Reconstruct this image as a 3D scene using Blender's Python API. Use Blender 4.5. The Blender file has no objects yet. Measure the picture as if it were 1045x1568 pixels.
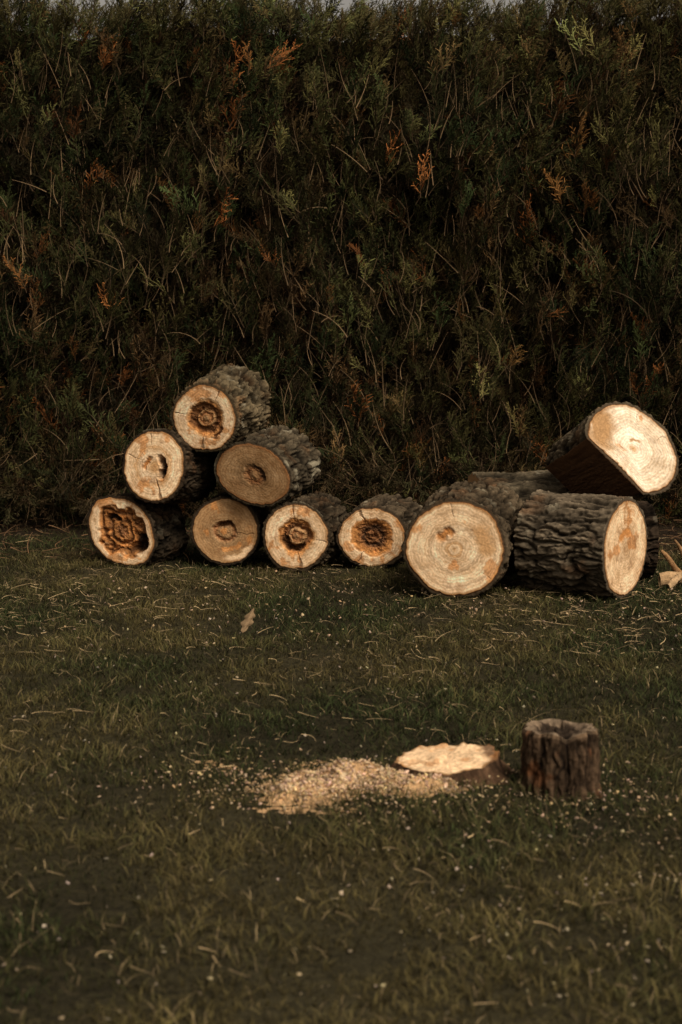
import bpy, math, numpy as np
from mathutils import Vector, Matrix
rng=np.random.default_rng(7)
scene=bpy.context.scene

# ---------------------------------------------------------------- noise
def _h(ix,iy,iz,seed):
    n=(ix.astype(np.int64)*374761393+iy.astype(np.int64)*668265263+iz.astype(np.int64)*2147483647+seed*144665)&0xffffffff
    n=((n^(n>>13))*1274126177)&0xffffffff
    n=((n^(n>>16))*2246822519)&0xffffffff
    n=n^(n>>15)
    return (n&0xffffff)/float(0xffffff)*2-1
def vn(x,y,z=None,seed=0):
    x=np.asarray(x,float); y=np.asarray(y,float)
    z=np.zeros_like(x) if z is None else np.asarray(z,float)
    x,y,z=np.broadcast_arrays(x,y,z)
    ix,iy,iz=np.floor(x),np.floor(y),np.floor(z)
    fx,fy,fz=x-ix,y-iy,z-iz
    u,v,w=[f*f*(3-2*f) for f in (fx,fy,fz)]
    r=0
    for a in (0,1):
        for b in (0,1):
            for c in (0,1):
                r=r+_h(ix+a,iy+b,iz+c,seed)*(u if a else 1-u)*(v if b else 1-v)*(w if c else 1-w)
    return r
def fbm(x,y,z=None,seed=0,o=3):
    r=0;a=1;f=1;t=0
    if z is None: z=np.zeros_like(np.asarray(x,float))
    for k in range(o):
        r=r+a*vn(x*f,y*f,z*f,seed+k*17); t+=a; a*=.5; f*=2.03
    return r/t*1.4
def sstep(a,b,x):
    t=np.clip((x-a)/(b-a),0,1); return t*t*(3-2*t)

# ---------------------------------------------------------------- mesh helper
def npmesh(name,V,Q,C,mat,smooth=False,link=True):
    V=np.ascontiguousarray(V,dtype=np.float32); Q=np.ascontiguousarray(Q,dtype=np.int32)
    me=bpy.data.meshes.new(name)
    me.vertices.add(len(V)); me.vertices.foreach_set('co',V.ravel())
    me.loops.add(Q.size); me.loops.foreach_set('vertex_index',Q.ravel())
    me.polygons.add(len(Q)); me.polygons.foreach_set('loop_start',np.arange(0,Q.size,4,dtype=np.int32))
    if smooth: me.polygons.foreach_set('use_smooth',np.ones(len(Q),dtype=bool))
    me.update(calc_edges=True)
    at=me.attributes.new('col','FLOAT_COLOR','POINT')
    c4=np.ones((len(V),4),dtype=np.float32); c4[:,:3]=C
    at.data.foreach_set('color',c4.ravel())
    me.materials.append(mat)
    ob=bpy.data.objects.new(name,me)
    if link: scene.collection.objects.link(ob)
    return ob

# ---------------------------------------------------------------- materials
def attr_mat(name,rough=.8,nscale=60,namt=.25,bump=0,bscale=120,spec=.2,trans=0,bdist=.003):
    m=bpy.data.materials.new(name); m.use_nodes=True
    nt=m.node_tree; N=nt.nodes; L=nt.links
    b=N['Principled BSDF']; b.inputs['Roughness'].default_value=rough
    b.inputs['Specular IOR Level'].default_value=spec
    a=N.new('ShaderNodeAttribute'); a.attribute_name='col'
    tc=N.new('ShaderNodeTexCoord')
    nz=N.new('ShaderNodeTexNoise'); nz.inputs['Scale'].default_value=nscale; nz.inputs['Detail'].default_value=4
    L.new(tc.outputs['Object'],nz.inputs['Vector'])
    mr=N.new('ShaderNodeMapRange'); mr.inputs[1].default_value=.25; mr.inputs[2].default_value=.75
    mr.inputs[3].default_value=1-namt; mr.inputs[4].default_value=1+namt
    L.new(nz.outputs['Fac'],mr.inputs[0])
    mx=N.new('ShaderNodeVectorMath'); mx.operation='SCALE'
    L.new(a.outputs['Color'],mx.inputs[0]); L.new(mr.outputs[0],mx.inputs['Scale'])
    L.new(mx.outputs[0],b.inputs['Base Color'])
    if bump:
        n2=N.new('ShaderNodeTexNoise'); n2.inputs['Scale'].default_value=bscale; n2.inputs['Detail'].default_value=6
        L.new(tc.outputs['Object'],n2.inputs['Vector'])
        bp=N.new('ShaderNodeBump'); bp.inputs['Strength'].default_value=bump; bp.inputs['Distance'].default_value=bdist
        L.new(n2.outputs['Fac'],bp.inputs['Height']); L.new(bp.outputs[0],b.inputs['Normal'])
    return m
M_log=attr_mat('log_wood_and_bark',.9,90,.25,.35,160,.06)
M_leaf=attr_mat('hedge_foliage',.8,25,.25,0,0,.08)
M_grass=attr_mat('grass_blades',.8,8,.2,0,0,.08)
M_chip=attr_mat('wood_chip',.85,200,.2,0,0,.08)
M_dust=attr_mat('sawdust',.95,180,.3,1,300,.08,0,.006)
M_stump=attr_mat('old_stump_wood',.9,70,.35,.8,90,.08,0,.006)

# ---------------------------------------------------------------- ground
def axis(a,b,n,far):
    c=np.linspace(a,b,n); e=np.geomspace(1,far,12)
    return np.concatenate([(a-e)[::-1],c,b+e])
gx=axis(-7,7,240,150); gy=axis(1,16,260,150)
GX,GY=np.meshgrid(gx,gy)
def gz(x,y):
    near=np.exp(-((np.maximum(np.abs(x)-6,0))**2+np.maximum(np.abs(y-8)-7,0)**2)*.1)
    return (.012*fbm(x*2.2,y*2.2,seed=3)+.006*fbm(x*9,y*9,seed=4)-.006)*near
GZ=gz(GX,GY)
V=np.stack([GX,GY,GZ],-1).reshape(-1,3)
ny,nx=GX.shape
ii=(np.arange(ny-1)[:,None]*nx+np.arange(nx-1)[None,:]).ravel()
Q=np.stack([ii,ii+1,ii+nx+1,ii+nx],-1)
def grasspatch(x,y):
    return fbm(x*1.3,y*.9,seed=11,o=4)
p=grasspatch(V[:,0],V[:,1])[:,None]
C=np.array([.030,.025,.012])*(1+.5*p)
bare=sstep(10.8,12.0,V[:,1]+.5*p[:,0])[:,None]
C=C*(1-bare)+np.array([.022,.014,.008])*bare
M_ground=attr_mat('lawn_soil',.95,30,.5,1,60,.1,0,.02)
npmesh('ground',V,Q,C,M_ground,True)

# ---------------------------------------------------------------- ribbons (grass)
def blades(n,xy,h,w,bend,col_base,col_tip,zoff=0):
    az=rng.uniform(0,2*np.pi,n); fa=rng.uniform(0,2*np.pi,n)
    lean=bend*h
    t=np.array([0,.55,1.0]); wt=np.array([1,.8,.15])
    x0,y0=xy[:,0],xy[:,1]; z0=gz(x0,y0)+zoff
    dx,dy=np.cos(az),np.sin(az)
    wx,wy=np.cos(fa),np.sin(fa)
    V=np.zeros((n,6,3)); C=np.zeros((n,6,3))
    for k in range(3):
        cx=x0+dx*lean*t[k]**1.7; cy=y0+dy*lean*t[k]**1.7; cz=z0+h*(t[k]-.25*bend*t[k]**2)
        for s,sg in enumerate((-1,1)):
            V[:,2*k+s,0]=cx+sg*wx*w*.5*wt[k]; V[:,2*k+s,1]=cy+sg*wy*w*.5*wt[k]; V[:,2*k+s,2]=cz
            C[:,2*k+s]=col_base*(1-t[k])+col_tip*t[k]
    b=np.arange(n)[:,None]*6
    Q=np.concatenate([b+np.array([0,1,3,2]),b+np.array([2,3,5,4])],0)
    return V.reshape(-1,3),Q,C.reshape(-1,3)
def wedge(n,y0,y1,k=.25,m=.6,pw=1.6):
    u=rng.uniform(0,1,n); y=(y0**pw+u*(y1**pw-y0**pw))**(1/pw)
    x=rng.uniform(-1,1,n)*(k*y+m)
    return np.stack([x,y],-1)
n1=290000
xy=wedge(n1,3.0,12.6)
xy2=np.stack([rng.uniform(-6.5,6.5,40000),rng.uniform(1.2,12.4,40000)],-1)
xy=np.concatenate([xy,xy2])
P=grasspatch(xy[:,0],xy[:,1]); P2=fbm(xy[:,0]*5,xy[:,1]*4,seed=21); P3=fbm(xy[:,0]*14,xy[:,1]*11,seed=22)
keep=(rng.uniform(0,1,len(xy))<.95+.7*P2+.5*P3)&(rng.uniform(0,1,len(xy))>sstep(10.9,12.2,xy[:,1]+.5*P+.3*P2)*.92)
xy=xy[keep];P=P[keep];P2=P2[keep];P3=P3[keep];n=len(xy)
h=rng.uniform(.014,.044,n)*(1+.5*P2+.3*P3); w=rng.uniform(.002,.0042,n)
g=np.array([.030,.038,.013]); ol=np.array([.092,.072,.027]); st=np.array([.30,.22,.115])
mixv=np.clip(.36+1.0*P+.25*P3+.22*rng.normal(size=n)+.40*sstep(6.5,3.8,xy[:,1]),0,1)[:,None]
ct=g*(1-mixv)+ol*mixv
ct*=rng.uniform(.3,1.75,n)[:,None]*(1+.5*P2[:,None])
dry=(rng.uniform(0,1,n)<.05)[:,None]
ct=np.where(dry,st*rng.uniform(.4,1.2,n)[:,None],ct)
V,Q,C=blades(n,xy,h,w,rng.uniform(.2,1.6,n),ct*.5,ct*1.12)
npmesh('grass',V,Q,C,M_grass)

# ---------------------------------------------------------------- litter: curved straws
def straws(n,xy,L,w,col,lift=.03,flatness=.25):
    K=6
    az=rng.uniform(0,2*np.pi,n); curv=rng.normal(0,1.4,n)
    el=rng.normal(0,flatness,n)
    px=xy[:,0].copy();py=xy[:,1].copy();pz=gz(px,py)+rng.uniform(.014,.014+lift,n)
    V=np.zeros((n,K,2,3))
    for k in range(K):
        a=az+curv*(k/(K-1)-.5)*1.2
        wd=w*(1-.7*k/(K-1))
        nxv,nyv=-np.sin(a),np.cos(a)
        V[:,k,0]=np.stack([px+nxv*wd/2,py+nyv*wd/2,pz+wd*.35],-1)
        V[:,k,1]=np.stack([px-nxv*wd/2,py-nyv*wd/2,pz-wd*.35],-1)
        s=L/(K-1)
        px=px+np.cos(a)*np.cos(el)*s; py=py+np.sin(a)*np.cos(el)*s
        pz=np.maximum(pz+np.sin(el)*s-.001*k,gz(px,py)+.01)
    b=np.arange(n)[:,None]*(2*K)
    Q=np.concatenate([b+np.array([2*k,2*k+1,2*k+3,2*k+2]) for k in range(K-1)],0)
    return V.reshape(-1,3),Q,np.repeat(col,2*K,0)
def cat(parts):
    o=0;Vs=[];Qs=[];Cs=[]
    for V,Q,C in parts:
        Vs.append(V);Qs.append(Q+o);Cs.append(C);o+=len(V)
    return np.concatenate(Vs),np.concatenate(Qs),np.concatenate(Cs)
xa=wedge(3200,3.4,11.8,.25,.4,2.4)
ya=np.stack([rng.uniform(-2.6,2.6,3600),np.clip(rng.normal(8.9,1.1,3600),6.0,11.0)],-1)
xa=np.concatenate([xa,ya])
cl=fbm(xa[:,0]*1.4,xa[:,1]*1.2,seed=23)
xa=xa[rng.uniform(0,1,len(xa))<.65+.9*cl]; ns=len(xa)
ca=np.array([.42,.30,.16])*np.clip(rng.gamma(2.4,.24,ns),.15,1.2)[:,None]
Ls=np.minimum(rng.gamma(2.3,.028,ns)+.012,.014*xa[:,1]+.005)
S1=straws(ns,xa,Ls,rng.uniform(.0014,.0032,ns),ca)
nb=1800
xb=np.stack([rng.uniform(-4,4,nb),rng.uniform(10.6,12.3,nb)],-1)
cb=np.array([.13,.072,.036])*rng.uniform(.2,1.3,nb)[:,None]
S2=straws(nb,xb,rng.uniform(.04,.18,nb),rng.uniform(.003,.006,nb),cb,.05,.35)
V,Q,C=cat([S1,S2])
npmesh('straw_litter',V,Q,C,M_chip)

# ---------------------------------------------------------------- wood chips
def chips(xyz,size,col):
    n=len(xyz)
    a=rng.normal(size=(n,3)); a[:,2]*=.5; a/=np.linalg.norm(a,axis=1)[:,None]
    r=rng.normal(size=(n,3)); b=np.cross(a,r); b/=np.linalg.norm(b,axis=1)[:,None]
    c=np.cross(a,b)
    L=size[:,None]; W=(size*rng.uniform(.3,.8,n))[:,None]; T=(size*.15)[:,None]
    V=np.zeros((n,8,3));k=0
    for sx in(-1,1):
        for sy in(-1,1):
            for sz in(-1,1):
                V[:,k]=xyz+a*L*sx*.5*(1 if sy>0 else .7)+b*W*sy*.5+c*T*sz*.5;k+=1
    f=np.array([[0,1,3,2],[4,6,7,5],[0,4,5,1],[2,3,7,6],[0,2,6,4],[1,5,7,3]])
    Q=(np.arange(n)[:,None,None]*8+f[None]).reshape(-1,4)
    return V.reshape(-1,3),Q,np.repeat(col,8,0)
pale=np.array([.70,.50,.31])
def chipcol(n,lo=.45,hi=1.15): 
    return np.clip(pale*rng.uniform(lo,hi,n)[:,None]*np.stack([np.ones(n),rng.uniform(.88,1.06,n),rng.uniform(.75,1.15,n)],-1),0,.85)
parts=[]
n=900; xy=wedge(n,3.4,9,.25,.3,1.3)
xy=np.concatenate([xy,np.stack([rng.normal(.85,.5,330),rng.normal(4.8,.6,330)],-1)]);n=len(xy)
z=gz(xy[:,0],xy[:,1])+rng.uniform(.008,.032,n)
parts.append(chips(np.column_stack([xy,z]),np.minimum(rng.gamma(2.4,.0026,n)+.003,.013),chipcol(n,.12,.8)*np.array([.86,1,1.1])))
n=1200
xy=np.stack([rng.normal(.0,.30,n),rng.normal(5.86,.15,n)],-1)
z=gz(xy[:,0],xy[:,1])+rng.uniform(.002,.03,n)
parts.append(chips(np.column_stack([xy,z]),rng.uniform(.003,.013,n),chipcol(n,.3,1.0)))
n=420
xy=np.stack([rng.normal(.75,.35,n),rng.normal(5.72,.22,n)],-1)
z=gz(xy[:,0],xy[:,1])+rng.uniform(.010,.035,n)
parts.append(chips(np.column_stack([xy,z]),rng.uniform(.004,.013,n),chipcol(n,.25,.8)))
n=500
xy=np.stack([rng.uniform(-1.4,1.8,n),rng.normal(9.3,.7,n)],-1)
z=gz(xy[:,0],xy[:,1])+rng.uniform(.01,.038,n)
parts.append(chips(np.column_stack([xy,z]),rng.uniform(.006,.018,n),chipcol(n,.25,.8)))
V,Q,C=cat(parts)
npmesh('wood_chips',V,Q,C,M_chip)

# sawdust pile
def dusth(x,y):
    e=.046*np.exp(-(((x+.03)/.12)**2+((y-5.95)/.11)**2))
    e+=.038*np.exp(-(((x-.13)/.11)**2+((y-5.93)/.10)**2))
    e+=.030*np.exp(-(((x+.15)/.11)**2+((y-5.80)/.08)**2))
    e+=.028*np.exp(-(((x-.27)/.14)**2+((y-5.84)/.07)**2))
    e*=1+1.0*fbm(x*12,y*12,seed=31,o=4)
    return e-.014+.008*fbm(x*60,y*60,seed=33)
gx=np.linspace(-.5,.5,200);gy=np.linspace(5.6,6.25,140)
X,Y=np.meshgrid(gx,gy);Z=dusth(X,Y)
V=np.stack([X,Y,Z],-1).reshape(-1,3);ny,nx=X.shape
ii=(np.arange(ny-1)[:,None]*nx+np.arange(nx-1)[None,:]).ravel()
Q=np.stack([ii,ii+1,ii+nx+1,ii+nx],-1)
C=np.array([.50,.31,.155])*(1+.6*fbm(V[:,0]*24,V[:,1]*24,seed=35))[:,None]
pile=npmesh('sawdust_pile',V,Q,C,M_dust,True)
n=5200
xy=np.stack([rng.normal(.03,.18,n),rng.normal(5.89,.09,n)],-1)
dz=dusth(xy[:,0],xy[:,1]); k=dz>.000; xy=xy[k];dz=dz[k];n=len(xy)
V,Q,C=chips(np.column_stack([xy,dz+.003]),rng.gamma(2.5,.003,n)+.003,chipcol(n,.25,1.2))
o=npmesh('shavings',V,Q,C,M_chip); o.parent=pile

# ---------------------------------------------------------------- logs
PALE=np.array([.80,.55,.325]);TAN=np.array([.48,.275,.125]);ORG=np.array([.43,.185,.058]);BRN=np.array([.16,.070,.028]);DRK=np.array([.034,.018,.010])
def frame(n,roll=0):
    n=Vector(n).normalized(); x=Vector((0,0,1)).cross(n).normalized(); y=n.cross(x)
    m=Matrix((x,y,n)).transposed()
    return m@Matrix.Rotation(roll,3,'Z')
def make_log(pos,n,R,L,seed,stops,crescents=(),patch=.35,cracks=(),ax=1,ay=1,rot=0,irr=.05,taper=1.0,
             bark_d=.02,fa=19,fl=6,barkcol=(.085,.062,.042),chord=None,tint=1.0,warp=.07,lichen=.1,lump=.035,bk=.68,name='log'):
    Nt,Nz,Nr=340,130,80
    th=np.linspace(0,2*np.pi,Nt,endpoint=False)
    c,s=np.cos(th),np.sin(th)
    cc_,ss_=np.cos(th-rot),np.sin(th-rot)
    S0=R/np.sqrt((cc_/ax)**2+(ss_/ay)**2)
    S0=S0*(1+irr*fbm(c*1.3+5,s*1.3,seed=seed,o=3))
    Snc=S0.copy()
    if chord:
        for d,ph in chord:
            cc=np.cos(th-ph); S0=np.where(cc>.05,np.minimum(S0,d*R/np.maximum(cc,.05)),S0)
    zz=-np.linspace(0,1,Nz)*L
    TH,ZZ=np.meshgrid(th,zz)
    cx,sx=np.cos(TH)*R,np.sin(TH)*R
    w1=.030*fbm(cx*11,sx*11,ZZ*11,seed+1); w2=.018*fbm(cx*13,sx*13,ZZ*13,seed+41)
    wz=ZZ+w1
    n1=fbm((cx+w2)*fa,(sx+w2)*fa,wz*fl,seed+2,o=2); n2=fbm((cx-w2)*fa*1.9,(sx+w2)*fa*1.9,wz*fl*1.7,seed+3,o=2)
    plate=np.clip(np.abs(n1)*2.6,0,1)*.62+np.clip(np.abs(n2)*2.8,0,1)*.38
    fine=fbm(cx*95,sx*95,ZZ*45,seed+4,o=3)
    tp=1+(taper-1)*(-ZZ/L)
    big=fbm(cx*5,sx*5,ZZ*4,seed+5,o=3)
    isw=np.ones_like(TH)
    if chord:
        isw=np.where((Snc-S0)[None]>.004,.12,isw)
    fade=sstep(0,.03,-ZZ)
    RR=S0[None]*tp*(1+lump*big*fade)-bark_d*(1-plate)*isw*(.35+.65*fade)+.003*fine
    BV=np.stack([RR*np.cos(TH),RR*np.sin(TH),ZZ+0*TH],-1)
    bc=np.array(barkcol)*bk*np.array([1.03,.97,.90])
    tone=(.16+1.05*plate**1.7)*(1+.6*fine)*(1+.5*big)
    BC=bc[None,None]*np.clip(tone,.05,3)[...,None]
    rd=sstep(.15,.8,fbm(cx*10,sx*10,ZZ*9,seed+7))[...,None]
    BC=BC*(1-.5*rd)+BC*np.array([1.4,.88,.6])*.5*rd
    ln=fbm(cx*14+9,sx*14,ZZ*12,seed+8,o=4)
    lm=(sstep(.5-.3*lichen,.66,ln)*plate*min(1,lichen*3))[...,None]
    BC=BC*(1-lm)+np.array([.26,.225,.155])*lm
    if chord:
        sp=(isw<.5)[...,None]
        gr=1+.5*fbm(cx*60,sx*60,ZZ*5,seed+12)
        BC=np.where(sp,np.array([.10,.052,.026])*gr[...,None],BC)
    rr=np.linspace(0,1,Nr)
    T2,R2=np.meshgrid(th,rr)
    sd=seed
    x=R2*np.cos(T2);y=R2*np.sin(T2)
    wr=R2+warp*fbm(x*2.6,y*2.6,seed=sd+20,o=3)*sstep(1.0,.75,R2)+.03*fbm(x*8,y*8,seed=sd+22,o=3)*sstep(1.0,.8,R2)
    ss=np.array([q[0] for q in stops])
    col=np.stack([np.interp(wr,ss,[q[1][k] for q in stops]) for k in range(3)],-1)
    dep=np.interp(wr,ss,[q[2] for q in stops])
    pn=fbm(x*2.6,y*2.6,seed=sd+25,o=5)
    pm=(sstep(.62-patch,.85-patch,pn)*.75)[...,None]
    org=ORG*(1.3+.5*fbm(x*6,y*6,seed=sd+26))[...,None]
    lum=col.mean(-1,keepdims=True)
    col=np.where(lum>.2,col*(1-pm)+org*pm,col)
    pn2=fbm(x*5+7,y*5,seed=sd+27,o=4)
    p2=(sstep(.35,.75,pn2)*.45*min(1,patch*4))[...,None]
    col=col*(1-p2)+BRN*1.6*p2
    rl=np.sin(wr*R*2*np.pi/.016+2*fbm(x*2,y*2,seed=sd+44))
    rings=1+.14*rl+.22*fbm(wr*12,0*wr+sd,seed=sd+28)
    rad=1+.12*fbm(np.cos(T2)*8,np.sin(T2)*8,R2*1.2,seed=sd+29,o=3)*sstep(.1,.4,R2)
    saw=1+.06*vn(x*3+y*22,y*3-x*4,seed=sd+30)
    mott=1+.28*fbm(x*3,y*3,seed=sd+37,o=4)
    tn=(rings*rad*saw*mott)[...,None]
    col=col*np.concatenate([tn**.8,tn,tn**1.25],-1)
    for (ccx,ccy,cr,cw,a0,aw,ccol,cd) in crescents:
        dx,dy=x-ccx,y-ccy; d=np.hypot(dx,dy); a=np.arctan2(dy,dx)
        da=np.abs((a-a0+np.pi)%(2*np.pi)-np.pi)
        win=sstep(aw,aw*.45,da)
        m=sstep(cw*(.35+.65*win)+.02,cw*.35*win,np.abs(d-cr+.05*fbm(x*7,y*7,seed=sd+31,o=3)))*win
        col=col*(1-m[...,None])+np.array(ccol)*m[...,None]; dep=dep+cd*m
    for (ca,r0,r1,cw) in cracks:
        da=((T2-ca-.05*vn(R2*6,0*R2,seed=sd+33)+np.pi)%(2*np.pi)-np.pi)*R2
        cwv=cw*(.3+.7*(R2-r0)/(r1-r0+.01))*(1+.5*fbm(R2*9,0*R2,seed=sd+34))
        m=sstep(cwv,cwv*.3,np.abs(da))*sstep(r0-.04,r0+.02,R2)*sstep(r1+.04,r1-.02,R2)
        col=col*(1-.75*m[...,None])+BRN*.6*.75*m[...,None]; dep=dep+.004*m
    lmp=fbm(x*10,y*10,seed=sd+35,o=4)
    dep=dep*(1+.6*lmp)+.0008*fbm(x*22,y*22,seed=sd+36)
    dk=np.clip(dep/.02,0,1)
    col=col*(1+(.7*lmp*dk)[...,None])
    # darkened wood right under the bark
    rim=sstep(.93,1.0,R2+.03*fbm(np.cos(T2)*5,np.sin(T2)*5,seed=sd+60))[...,None]
    col=col*(1-.45*rim)+ORG*.7*.45*rim
    FC=np.clip(col,0.005,.88)*np.array(tint)
    wood=S0-.013-.004*fbm(c*9,s*9,seed=seed+50)-bark_d*.3
    wood=np.minimum(wood,RR[0]-.003)
    FR=R2*wood[None]
    FZ=-dep*sstep(1.0,.95,R2)+.004
    FV=np.stack([FR*np.cos(T2),FR*np.sin(T2),FZ],-1)
    mid=(wood+RR[0])/2
    edge=np.stack([np.stack([(wood+.0015)*c,(wood+.0015)*s,np.full(Nt,.0)],-1),np.stack([mid*c,mid*s,.001+.003*vn(c*30,s*30,seed=seed+51)],-1)])
    EC=np.array([np.tile([.09,.045,.021],(Nt,1)),np.tile(bc*.8,(Nt,1))])
    wb=RR[-1]
    BK=np.stack([np.stack([wb*q*c,wb*q*s,np.full(Nt,-L-.002+.002*q)],-1) for q in (.97,.6,.3,0.)])
    BKc=np.broadcast_to(TAN*.8,(4,Nt,3))
    rows=np.concatenate([FV,edge,BV,BK],0); cols=np.concatenate([FC,EC,BC,BKc],0)
    nr=rows.shape[0]
    i=np.arange(nr-1)[:,None]*Nt; j=np.arange(Nt)[None]; j2=(j+1)%Nt
    Q=np.stack([i+j,i+Nt+j,i+Nt+j2,i+j2],-1).reshape(-1,4)
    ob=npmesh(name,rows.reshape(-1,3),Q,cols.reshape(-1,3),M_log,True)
    m=frame(n).to_4x4(); m.translation=Vector(pos); ob.matrix_world=m
    return ob
r=math.radians
LT=PALE*1.02
hollow=[(0,TAN*.8,.010),(.13,BRN*1.7,.016),(.22,TAN*.8,.010),(.31,BRN*.8,.026),(.41,BRN*1.3,.02),(.48,ORG*1.0,.008),(.57,TAN*1.2,.003),(.65,LT*.88,0),(.93,LT,0),(1,TAN,0)]
# top of stack
make_log((-.745,10.42,.838),(-.28,-.93,-.12),.203,.46,101,hollow,patch=.30,cracks=[(r(-100),.5,1,.07),(r(60),.6,1,.03),(r(170),.6,.95,.02)],
         crescents=[(.0,.0,.45,.09,r(150),1.6,BRN,.01),(.15,-.25,.35,.08,r(-40),1.0,BRN*.8,.01)],barkcol=(.115,.092,.056),bark_d=.034,taper=1.16,lichen=.22,lump=.06,fl=8)
# left, second row
make_log((-1.03,10.42,.575),(-.34,-.94,.10),.208,.50,202,[(0,TAN,0.002),(.12,TAN*1.1,.002),(.25,LT*.8,0),(.5,LT*.9,0),(.58,TAN*1.25,0),(.66,LT*.95,0),(.9,LT*.98,0),(1,TAN,0)],patch=.26,
         crescents=[(-.02,-.05,.34,.12,r(5),1.35,DRK,.05),(-.02,-.05,.30,.07,r(150),1.0,ORG*.9,.01),(-.02,-.05,.44,.06,r(-10),1.2,ORG,.0)],cracks=[(r(-75),.4,1,.07),(r(100),.5,.95,.02),(r(160),.45,.9,.015)],ax=.96,ay=1.03,barkcol=(.055,.042,.028))
# brown faced log
make_log((-.485,10.40,.53),(-.31,-.92,-.08),.215,.48,303,[(0,BRN*1.3,.006),(.10,TAN*.55,.004),(.22,BRN*1.1,.012),(.34,TAN*.42,.002),(.6,TAN*.60,0),(.9,TAN*.64,0),(1,BRN,0)],patch=.10,
         crescents=[(0,0,.28,.07,r(30),1.5,DRK*1.5,.012)],ax=1.09,ay=.85,rot=r(-18),barkcol=(.095,.078,.052),taper=1.06,lichen=.6,bark_d=.028,lump=.04)
# far left decayed
make_log((-1.235,10.52,.198),(-.36,-.93,.06),.21,.42,404,[(0,BRN*1.4,.03),(.2,ORG*.7,.02),(.38,BRN,.04),(.5,ORG*1.1,.02),(.62,BRN*.9,.035),(.72,ORG*.9,.012),(.79,LT*.9,0),(.95,LT*.9,0),(1,TAN,0)],patch=.32,warp=.19,
         crescents=[(.42,-.22,.12,.26,r(-20),2.5,DRK,.05),(-.25,.2,.2,.09,r(100),1.5,DRK,.03)],ax=1.12,ay=.92,rot=r(-35),barkcol=(.055,.042,.028),bark_d=.024)
# brown bottom
make_log((-.648,10.52,.198),(-.14,-.98,0.0),.200,.45,505,[(0,TAN*.9,.004),(.16,TAN*.6,.006),(.3,BRN*1.3,.014),(.4,TAN*.6,.002),(.62,TAN*.75,0),(.88,TAN*.95,0),(1,TAN*.8,0)],patch=.34,
         crescents=[(0.02,0,.26,.09,r(95),1.4,BRN*.6,.02),(.1,-.1,.76,.12,r(-60),.9,LT,0)],cracks=[(r(-5),.4,.9,.02)],barkcol=(.06,.047,.032))
make_log((-.25,10.36,.197),(-.24,-.96,.02),.200,.46,606,hollow,patch=.25,cracks=[(r(95),.55,1,.04),(r(-80),.55,1,.07),(r(-10),.6,1,.02)],
         crescents=[(0,0,.50,.06,r(120),2.2,ORG*.8,.004),(0,0,.38,.10,r(-120),1.6,BRN*.5,.02)],barkcol=(.085,.066,.043),taper=1.10,lichen=.2,bark_d=.03,lump=.05)
make_log((.17,10.36,.186),(-.24,-.95,.02),.197,.50,707,[(0,BRN*1.6,.026),(.13,BRN*.9,.036),(.22,BRN*1.4,.026),(.30,DRK*1.6,.036),(.40,BRN*1.5,.026),(.5,ORG*.9,.012),(.62,ORG*1.2,.004),(.70,LT*.95,0),(.93,LT,0),(1,TAN,0)],patch=.34,
         ax=1.05,ay=.94,cracks=[(r(115),.55,1,.09),(r(-120),.55,1,.05)],barkcol=(.088,.068,.045),taper=1.1,lichen=.25,bark_d=.03,lump=.06)
# big pale log
make_log((.572,9.45,.253),(-.22,-.97,.0),.262,.62,808,[(0,TAN*1.05,0.001),(.06,LT*.85,0),(.14,TAN*1.15,.001),(.2,LT*.9,0),(.42,LT*.93,0),(.5,LT*.75,0),(.58,LT,0),(.78,LT*.98,0),(.82,LT*.82,0),(.93,LT*1.02,0),(.985,TAN,0),(1,ORG*.6,0)],patch=.17,warp=.05,
         crescents=[(-.05,.12,.24,.12,r(125),1.1,ORG*1.1,.01),(.1,0,.55,.22,r(20),.8,TAN*1.25,0)],cracks=[(r(93),.7,1,.015),(r(-40),.75,.95,.010)],barkcol=(.10,.077,.05),bark_d=.032,taper=1.13,irr=.06,lump=.06,lichen=.15)
# log lying sideways, deep bark
make_log((1.43,9.45,.256),(.83,-.56,.0),.262,.50,909,[(0,TAN,0.001),(.2,LT*.85,0),(.6,LT,0),(.94,LT,0),(1,TAN,0)],patch=.20,
         crescents=[(0,.0,.35,.12,r(100),1.3,ORG*1.3,.003)],barkcol=(.150,.122,.086),bark_d=.040,fa=16,fl=4.2,lichen=.15,irr=.04,lump=.03)
# split half log on top
WH=np.array([.84,.67,.48])
make_log((1.50,9.72,.735),(.36,-.86,.33),.25,.56,1010,[(0,TAN*1.2,0),(.12,WH*.9,0),(.3,WH*.95,0),(.5,WH,0),(.6,WH*.85,0),(.7,WH,0),(.95,WH,0),(1,TAN,0)],patch=.10,
         crescents=[(-.80,.50,.2,.40,r(0),3.1,TAN*.95,.004),(.1,0,.2,.04,r(90),1,TAN,.0)],chord=[(.60,r(222))],cracks=[(r(15),.6,.95,.012),(r(70),.5,.9,.01)],barkcol=(.14,.112,.075),bark_d=.03,ax=1.16,ay=.93,rot=r(-35),taper=.8,lump=.05)
# logs behind
make_log((1.24,10.42,.27),(.97,.22,.0),.275,.52,1111,[(0,TAN,0),(1,PALE,0)],barkcol=(.12,.10,.068),bark_d=.03,fa=17,fl=5,lichen=.35,lump=.05)
make_log((1.66,10.12,.20),(.99,.10,.0),.21,.4,1212,[(0,TAN,0),(1,PALE,0)],barkcol=(.045,.032,.022),bark_d=.03,fa=19,fl=7)

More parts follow.
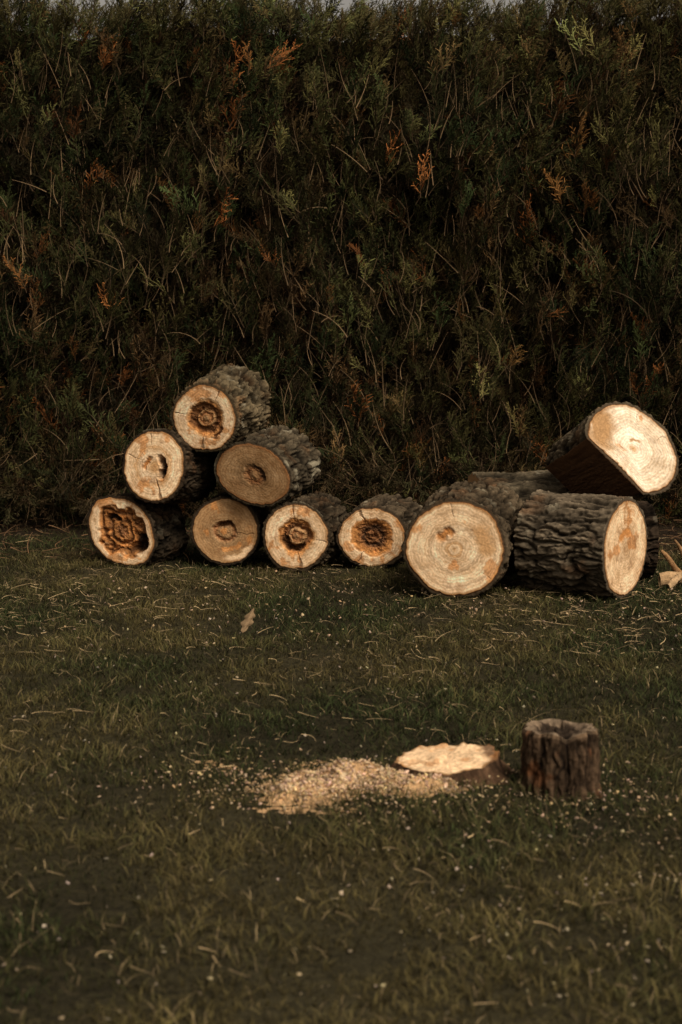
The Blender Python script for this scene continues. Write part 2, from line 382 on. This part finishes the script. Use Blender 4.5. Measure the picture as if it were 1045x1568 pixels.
# ---------------------------------------------------------------- splintered chunk at right edge
def spike(base,tip,w0,w1,col,K=7,seed=0):
    base=np.array(base,float);tip=np.array(tip,float)
    t=np.linspace(0,1,K);d=tip-base;d/=np.linalg.norm(d)
    a=np.cross(d,[.2,1,.1]);a/=np.linalg.norm(a);b=np.cross(d,a)
    V=[];C=[]
    for k in range(K):
        c=base+(tip-base)*t[k]+a*.012*math.sin(3*t[k]+seed)
        w=w0*(1-t[k])+w1*t[k]
        for q in range(6):
            an=q*math.pi/3; rr=w*(1+.3*math.sin(q*2.3+seed+k))
            V.append(c+a*rr*math.cos(an)+b*rr*.45*math.sin(an)); C.append(np.array(col)*(.7+.5*((q*7+k*3+seed)%5)/5))
    Q=[]
    for k in range(K-1):
        for q in range(6):
            Q.append([k*6+q,k*6+(q+1)%6,(k+1)*6+(q+1)%6,(k+1)*6+q])
    Q.append([0,1,2,3]);Q.append([0,3,4,5])
    m=(K-1)*6;Q.append([m,m+1,m+2,m+3]);Q.append([m,m+3,m+4,m+5])
    return np.array(V),np.array(Q),np.array(C)
sp=[spike((1.66,9.75,.03),(1.95,9.85,.06),.035,.03,(.42,.27,.14),seed=1),
    spike((1.80,9.85,.05),(1.66,9.78,.19),.030,.006,(.36,.20,.09),seed=2),
    spike((1.84,9.85,.05),(1.74,9.80,.25),.024,.004,(.30,.17,.08),seed=3),
    spike((1.86,9.85,.08),(1.80,9.86,.21),.024,.006,(.40,.25,.13),seed=4),
    spike((1.90,9.86,.03),(1.98,9.9,.2),.035,.01,(.3,.17,.08),seed=5),
    spike((1.70,9.7,.02),(1.82,9.74,.09),.02,.015,(.50,.33,.18),seed=6)]
V,Q,C=cat(sp); npmesh('splintered_wood',V,Q,C,M_stump)

# ---------------------------------------------------------------- stumps
def revolve(name,rows,cols,pos,mat):
    rows=np.array(rows);cols=np.array(cols);nr,Nt=rows.shape[:2]
    i=np.arange(nr-1)[:,None]*Nt; j=np.arange(Nt)[None]; j2=(j+1)%Nt
    Q=np.stack([i+j,i+j2,i+Nt+j2,i+Nt+j],-1).reshape(-1,4)
    ob=npmesh(name,rows.reshape(-1,3),Q,cols.reshape(-1,3),mat,True); ob.location=pos; return ob
Nt=260;th=np.linspace(0,2*np.pi,Nt,endpoint=False);c,s=np.cos(th),np.sin(th)
def lobe(a,w): 
    return np.exp(-((((th-r(a)+np.pi)%(2*np.pi))-np.pi)/w)**2)
rows=[];cols=[]
notch=lobe(272,.17)
H=.198+.007*fbm(c*2,s*2,seed=51)-.018*notch+.008*lobe(320,.3)
for k in range(60):
    t=k/59; z=-.03+t*(H+.03)
    flare=1+.18*np.exp(-t*5)*(1+.9*fbm(c*2.5,s*2.5,seed=53))
    cr=np.abs(fbm(c*4.5+.3*fbm(c*3,s*3,z*20,seed=50),s*4.5,z*9,seed=54,o=3)); pl=np.clip(cr*2.8,0,1)
    R_=.126*flare*(1+.07*fbm(c*1.5,s*1.5,seed=56))-.011*(1-pl)+.004*fbm(c*14,s*14,z*50,seed=55)-.016*notch
    R_=R_*(1-.06*sstep(.94,1,t))
    rows.append(np.stack([R_*c,R_*s,z+0*c],-1))
    tone=(.22+1.0*pl)*(1+.6*fbm(c*8,s*8,z*30,seed=57))
    cc=np.array([.060,.037,.021])*tone[:,None]
    rd=sstep(.25,.75,fbm(c*2.6,s*2.6,z*14,seed=58))[:,None]*.7
    cc=cc*(1-rd)+np.array([.15,.058,.022])*rd*tone[:,None]
    cc=cc*(1-.6*notch[:,None])
    if t>.95: cc=cc*1.4+np.array([.03,.021,.013])
    cols.append(np.clip(cc,.004,1))
Ro=R_
rows.append(np.stack([Ro*.97*c,Ro*.97*s,H+.001],-1));cols.append(np.array([.20,.145,.095])*(1+.35*fbm(c*5,s*5,seed=62))[:,None])
for k in range(26):
    q=.92*(1-k/25)
    d=.016*sstep(.9,.65,np.full(Nt,q))+.010*np.clip(fbm(q*c*4,q*s*4,seed=60),-1,1)+.016*sstep(.1,.5,fbm(q*c*2.4+3,q*s*2.4,seed=64))
    zb=H*q+.194*(1-q)
    dark=sstep(.84,.62,np.full(Nt,q)+.25*fbm(q*c*3,q*s*3,seed=66))[:,None]
    cc=(np.array([.17,.12,.078])*(1-dark)+np.array([.030,.020,.013])*dark)*(1+.5*fbm(q*c*9,q*s*9,seed=61))[:,None]*(1+.12*np.sin(q*45))
    rows.append(np.stack([Ro*q*c,Ro*q*s,zb-d],-1));cols.append(np.clip(cc,.004,1))
revolve('old_tree_stump',rows,cols,(.695,5.84,0),M_stump)

rows=[];cols=[]
root=1.0*lobe(-38,.20)+.7*lobe(8,.3)+.35*lobe(250,.4)+.3*lobe(180,.5)
Rt=.166*(1+.09*fbm(c*2.2,s*2.2,seed=71,o=3))
Ht=.050+.012*c-.012*lobe(262,.35)+.006*fbm(c*5,s*5,seed=70)
for k in range(30):
    t=k/29; z=-.03+t*(Ht+.03)
    R_=Rt*(1+.08*(1-t))+.13*root*(1-t)**1.3+.010*fbm(c*10,s*10,z*14,seed=72)*(1-t*.5)
    rows.append(np.stack([R_*c,R_*s,z],-1))
    cols.append(np.array([.075,.042,.023])*(.5+1.1*np.clip(fbm(c*9,s*9,z*18,seed=73)+.4,0,1.4))[:,None])
for k in range(36):
    q=.985*(1-k/35)
    rg=1+.08*np.sin(q*60)+.25*fbm(q*c*3,q*s*3,seed=75,o=4)+.12*fbm(c*8,s*8,q,seed=76)
    zf=Ht*q+(.053+.012*q*c)*(1-q)+.002*q
    rows.append(np.stack([R_*q*c,R_*q*s,zf+.010*fbm(q*c*4,q*s*4,seed=77,o=3)+.018*sstep(.65,1,q*c)],-1))
    base=LT*.97 if q<.94 else TAN*.7
    col=base[None]*rg[:,None]
    m=(sstep(.60,.85,q*c+.15*fbm(q*c*5,q*s*5,seed=78))*.85)[:,None]
    col=col*(1-m)+np.array([.15,.075,.038])*m
    m=(sstep(.25,.6,fbm(q*c*3+4,q*s*3,seed=79,o=4))*.6)[:,None]
    cols.append(col*(1-m)+ORG*m)
revolve('tree_stump',rows,cols,(.346,6.04,0),M_stump)

# ---------------------------------------------------------------- dry leaf
u=np.linspace(0,1,14);v=np.linspace(-1,1,7);U,Vv=np.meshgrid(u,v)
W=.024*np.sin(np.pi*U**.8)*(1+.3*np.sin(U*22))
X=Vv*W+.05*U; Z=.03+U*.11; Y=.03*np.abs(Vv)*np.sin(np.pi*U)+.02*U**2
Vt=np.stack([X,Y,Z],-1).reshape(-1,3); ii=(np.arange(6)[:,None]*14+np.arange(13)[None]).ravel()
ob=npmesh('dry_leaf',Vt,np.stack([ii,ii+1,ii+15,ii+14],-1),np.tile([.30,.20,.11],(len(Vt),1))*rng.uniform(.7,1.2,(len(Vt),1)),M_chip,True)
ob.location=(-.44,8.35,0)

# ---------------------------------------------------------------- hedge
def template(sd):
    g=np.random.default_rng(sd); Vs=[];Cc=[];Qs=[]
    def rib(p0,p1,w0,w1,tc0,tc1,wd):
        p0=np.array(p0);p1=np.array(p1);d=p1-p0;d=d/(np.linalg.norm(d)+1e-9)
        pr=np.cross(d,wd);pr/=np.linalg.norm(pr)+1e-9
        o=len(Vs);Vs.extend([p0-pr*w0/2,p0+pr*w0/2,p1+pr*w1/2,p1-pr*w1/2]);Cc.extend([tc0,tc0,tc1,tc1]);Qs.append([o,o+1,o+2,o+3])
    K=6;pts=[np.zeros(3)];dirn=np.array([g.normal(0,.2),g.normal(0,.1),1.])
    for k in range(K):
        dirn=dirn+np.array([g.normal(0,.20),g.normal(0,.12),0]);dirn/=np.linalg.norm(dirn)
        pts.append(pts[-1]+dirn/K)
    for k in range(K): rib(pts[k],pts[k+1],.018-.002*k,.016-.002*k,0.0,0.0+.05*k,np.array([g.normal(0,.4),1,0]))
    nb=14
    for b in range(nb):
        t=.10+.90*b/nb; f=t*K;i=min(int(f),K-1);p=pts[i]+(pts[i+1]-pts[i])*(f-i)
        sd_=1 if g.uniform()<.5 else -1
        an=r(g.uniform(15,45)); ln=(.32*(1-t)+.15)*g.uniform(.6,1.3)
        d=np.array([sd_*math.sin(an),g.normal(0,.38),math.cos(an)]);d/=np.linalg.norm(d)
        mid=p+d*ln*.5; d2=d+np.array([0,g.normal(0,.2),.45]);d2/=np.linalg.norm(d2);end=mid+d2*ln*.5
        wd=np.array([g.normal(0,.5),1,g.normal(0,.3)])
        rib(p,mid,.018,.020,.3,.6,wd);rib(mid,end,.020,.006,.6,1,wd)
        for q in range(6):
            tt=.15+.15*q; base=p+(mid-p)*min(1,tt*2) if tt<.5 else mid+(end-mid)*(tt-.5)*2
            a2=an*sd_+(1 if q%2 else -1)*r(g.uniform(22,48)); l2=ln*g.uniform(.16,.36)
            dd=np.array([math.sin(a2),g.normal(0,.4),math.cos(a2)])
            rib(base,base+dd*l2,.020,.007,.6,1.0,np.array([g.normal(0,.6),1,g.normal(0,.4)]))
    return np.array(Vs),np.array(Qs),np.array(Cc)
temps=[template(900+k) for k in range(14)]
def hedge_front(x,z):
    return 12.28+.14*fbm(x*.9,z*.9,seed=81)+.17*fbm(x*3.2,z*2.2,seed=82)+.05*np.maximum(z-2.4,0)**2
def top_h(x): return 3.385+.06*fbm(x*1.7,0*x,seed=83)+.08*sstep(.9,1.6,x)-.07*np.exp(-((x+.05)/.55)**4)
def sprays(x,y,z,scale,col,flow=True,droop=0):
    n=len(x);parts=[]
    tid=rng.integers(0,len(temps),n)
    yaw=rng.normal(0,.8,n); fl=.38*fbm(x*1.1,z*1.1,seed=88) if flow else 0
    roll=rng.normal(.05,.33,n)+fl; pit=np.clip(rng.normal(.33,.30,n),-.4,1.2)+droop
    for k,(TV,TQ,TC) in enumerate(temps):
        m=np.where(tid==k)[0]
        if len(m)==0: continue
        P=TV[None]*scale[m,None,None]
        X,Y,Z=P[...,0],P[...,1],P[...,2]
        a=yaw[m,None];X,Y=X*np.cos(a)-Y*np.sin(a),X*np.sin(a)+Y*np.cos(a)
        a=pit[m,None];Y,Z=Y*np.cos(a)-Z*np.sin(a),Y*np.sin(a)+Z*np.cos(a)
        a=roll[m,None];X,Z=X*np.cos(a)+Z*np.sin(a),-X*np.sin(a)+Z*np.cos(a)
        V=np.stack([X+x[m,None],Y+y[m,None],np.maximum(Z+z[m,None],.004)],-1)
        t=TC[None,:,None]
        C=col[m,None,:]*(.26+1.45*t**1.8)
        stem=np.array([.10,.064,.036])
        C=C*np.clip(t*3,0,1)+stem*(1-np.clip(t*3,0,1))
        Q=(np.arange(len(m))[:,None,None]*len(TV)+TQ[None]).reshape(-1,4)
        parts.append((V.reshape(-1,3),Q,C.reshape(-1,3)))
    return cat(parts)
n=10000
x=rng.uniform(-4.2,4.2,n); x=np.where(rng.uniform(0,1,n)<.80,rng.uniform(-2.9,2.9,n),x)
z=rng.uniform(-.03,1,n)*(top_h(x)-.12)
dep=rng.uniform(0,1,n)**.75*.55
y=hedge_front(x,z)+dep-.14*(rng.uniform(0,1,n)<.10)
clump=fbm(x*1.6,z*1.3,seed=91,o=3); br=fbm(x*3.2,z*2.4,seed=92,o=3)*.5+.48*rng.normal(size=n)
gA=np.array([.019,.027,.009]);gB=np.array([.072,.063,.021]);bA=np.array([.095,.050,.021]);bB=np.array([.25,.088,.026])
mx=np.clip(.36+.55*clump+.36*rng.normal(size=n),0,1)[:,None]
col=gA*(1-mx)+gB*mx
low=sstep(2.4,.5,z)
mb=sstep(.2,.8,br+.2*low)[:,None]*.82
brc=bA*rng.uniform(.5,1.2,n)[:,None]
brc=np.where((rng.uniform(0,1,n)<.16)[:,None],bB,brc)
col=col*(1-mb)+brc*mb
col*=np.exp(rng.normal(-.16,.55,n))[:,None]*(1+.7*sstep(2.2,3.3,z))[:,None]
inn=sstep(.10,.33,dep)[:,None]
col=col*(1-.7*inn)+np.array([.020,.012,.007])*.7*inn  # shade painted into inner sprays to deepen gaps, browned as dead interior foliage
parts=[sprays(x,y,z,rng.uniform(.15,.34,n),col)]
# top fringe
n=1300
x=rng.uniform(-4.2,4.2,n);z=top_h(x)+rng.uniform(-.25,-.08,n);y=hedge_front(x,z)+rng.uniform(0,.9,n)
col=(np.array([.095,.080,.032])*rng.uniform(.5,1.4,n)[:,None])
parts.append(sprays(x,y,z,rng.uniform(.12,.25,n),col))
# skirt: drooping lower branches that brush the lawn
n=900
x=rng.uniform(-4.2,4.2,n);z=rng.uniform(.10,.42,n);y=hedge_front(x,z)+rng.uniform(-.10,.15,n)
mx=rng.uniform(0,1,n)[:,None]
col=(np.array([.026,.028,.011])*(1-mx)+np.array([.070,.042,.020])*mx)*rng.uniform(.3,1.1,n)[:,None]
parts.append(sprays(x,y,z,rng.uniform(.15,.32,n),col,True,rng.uniform(.9,1.6,n)))
def twigs(n,dn=False):
    K=7
    x=rng.uniform(-3.2,3.2,n);z=rng.uniform(.1,.95,n)**1.2*3.1
    if dn: z=rng.uniform(.12,.5,n)
    y=hedge_front(x,z)+rng.uniform(-.06,.2,n)-(.08 if dn else 0)
    L=rng.uniform(.10,.34,n);w=rng.uniform(.002,.006,n)
    a=rng.normal(.05,.42,n)+.35*fbm(x*1.1,z*1.1,seed=88);cv=rng.normal(0,.6,n);f=rng.uniform(-.3,.3,n)
    if dn: a=a+np.pi*rng.uniform(.6,1.3,n)
    V=np.zeros((n,K,2,3))
    for k in range(K):
        aa=a+cv*(k/(K-1)); wd=w*(1-.7*k/(K-1))
        V[:,k,0]=np.stack([x-np.cos(aa)*wd/2,y,z+np.sin(aa)*wd/2],-1)
        V[:,k,1]=np.stack([x+np.cos(aa)*wd/2,y+.001,z-np.sin(aa)*wd/2],-1)
        s=L/(K-1); x=x+np.sin(aa)*s; z=np.maximum(z+np.cos(aa)*s,.01); y=y-f*s
    b=np.arange(n)[:,None]*(2*K)
    Q=np.concatenate([b+np.array([2*k,2*k+1,2*k+3,2*k+2]) for k in range(K-1)],0)
    c=np.array([.18,.118,.062])*rng.uniform(.25,1.3,n)[:,None]
    return V.reshape(-1,3),Q,np.repeat(c,2*K,0)
parts.append(twigs(1600)); parts.append(twigs(350,True))
V,Q,C=cat(parts)
hedge=npmesh('hedge',V,Q,C,M_leaf)
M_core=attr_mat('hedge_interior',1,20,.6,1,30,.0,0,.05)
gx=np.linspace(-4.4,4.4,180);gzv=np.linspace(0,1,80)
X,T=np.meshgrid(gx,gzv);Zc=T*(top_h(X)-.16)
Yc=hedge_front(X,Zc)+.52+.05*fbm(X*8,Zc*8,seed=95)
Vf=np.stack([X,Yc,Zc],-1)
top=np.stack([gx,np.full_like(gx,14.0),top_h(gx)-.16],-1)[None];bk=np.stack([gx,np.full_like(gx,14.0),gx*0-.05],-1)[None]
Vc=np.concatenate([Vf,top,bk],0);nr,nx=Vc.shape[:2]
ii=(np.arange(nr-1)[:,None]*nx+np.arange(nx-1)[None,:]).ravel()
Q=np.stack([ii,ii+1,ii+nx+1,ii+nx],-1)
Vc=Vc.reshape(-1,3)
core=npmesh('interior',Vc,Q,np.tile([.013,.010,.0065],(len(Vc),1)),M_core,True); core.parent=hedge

# ---------------------------------------------------------------- light
el,az=r(48),r(34)
sdir=Vector((math.sin(az)*math.cos(el),-math.cos(az)*math.cos(el),math.sin(el)))
sun=bpy.data.lights.new('sun','SUN');sun.energy=2.6;sun.angle=r(20);sun.color=(1,.90,.76)
so=bpy.data.objects.new('sun',sun);so.rotation_euler=sdir.to_track_quat('Z','Y').to_euler();scene.collection.objects.link(so)
w=bpy.data.worlds.new('World');scene.world=w;w.use_nodes=True
nt=w.node_tree;bg=nt.nodes['Background'];sky=nt.nodes.new('ShaderNodeTexSky');sky.sky_type='NISHITA';sky.sun_disc=False
sky.sun_elevation=el;sky.sun_rotation=math.atan2(sdir.x,sdir.y);sky.dust_density=5;sky.air_density=1
hs=nt.nodes.new('ShaderNodeHueSaturation');hs.inputs['Saturation'].default_value=.12
mu=nt.nodes.new('ShaderNodeVectorMath');mu.operation='MULTIPLY';mu.inputs[1].default_value=(1.08,.97,.84)
nt.links.new(sky.outputs[0],hs.inputs['Color']);nt.links.new(hs.outputs[0],mu.inputs[0]);nt.links.new(mu.outputs[0],bg.inputs['Color']);bg.inputs['Strength'].default_value=.085

# ---------------------------------------------------------------- camera
cam=bpy.data.cameras.new('camera');cam.sensor_fit='VERTICAL';cam.sensor_height=36;cam.sensor_width=24;cam.lens=66.6
cam.clip_end=600;cam.dof.use_dof=True;cam.dof.focus_distance=10.2;cam.dof.aperture_fstop=4.0
co=bpy.data.objects.new('camera',cam);co.location=(0,0,1.6);co.rotation_euler=(r(83),0,0);scene.collection.objects.link(co);scene.camera=co
scene.view_settings.view_transform='Standard';scene.view_settings.look='None';scene.view_settings.exposure=0
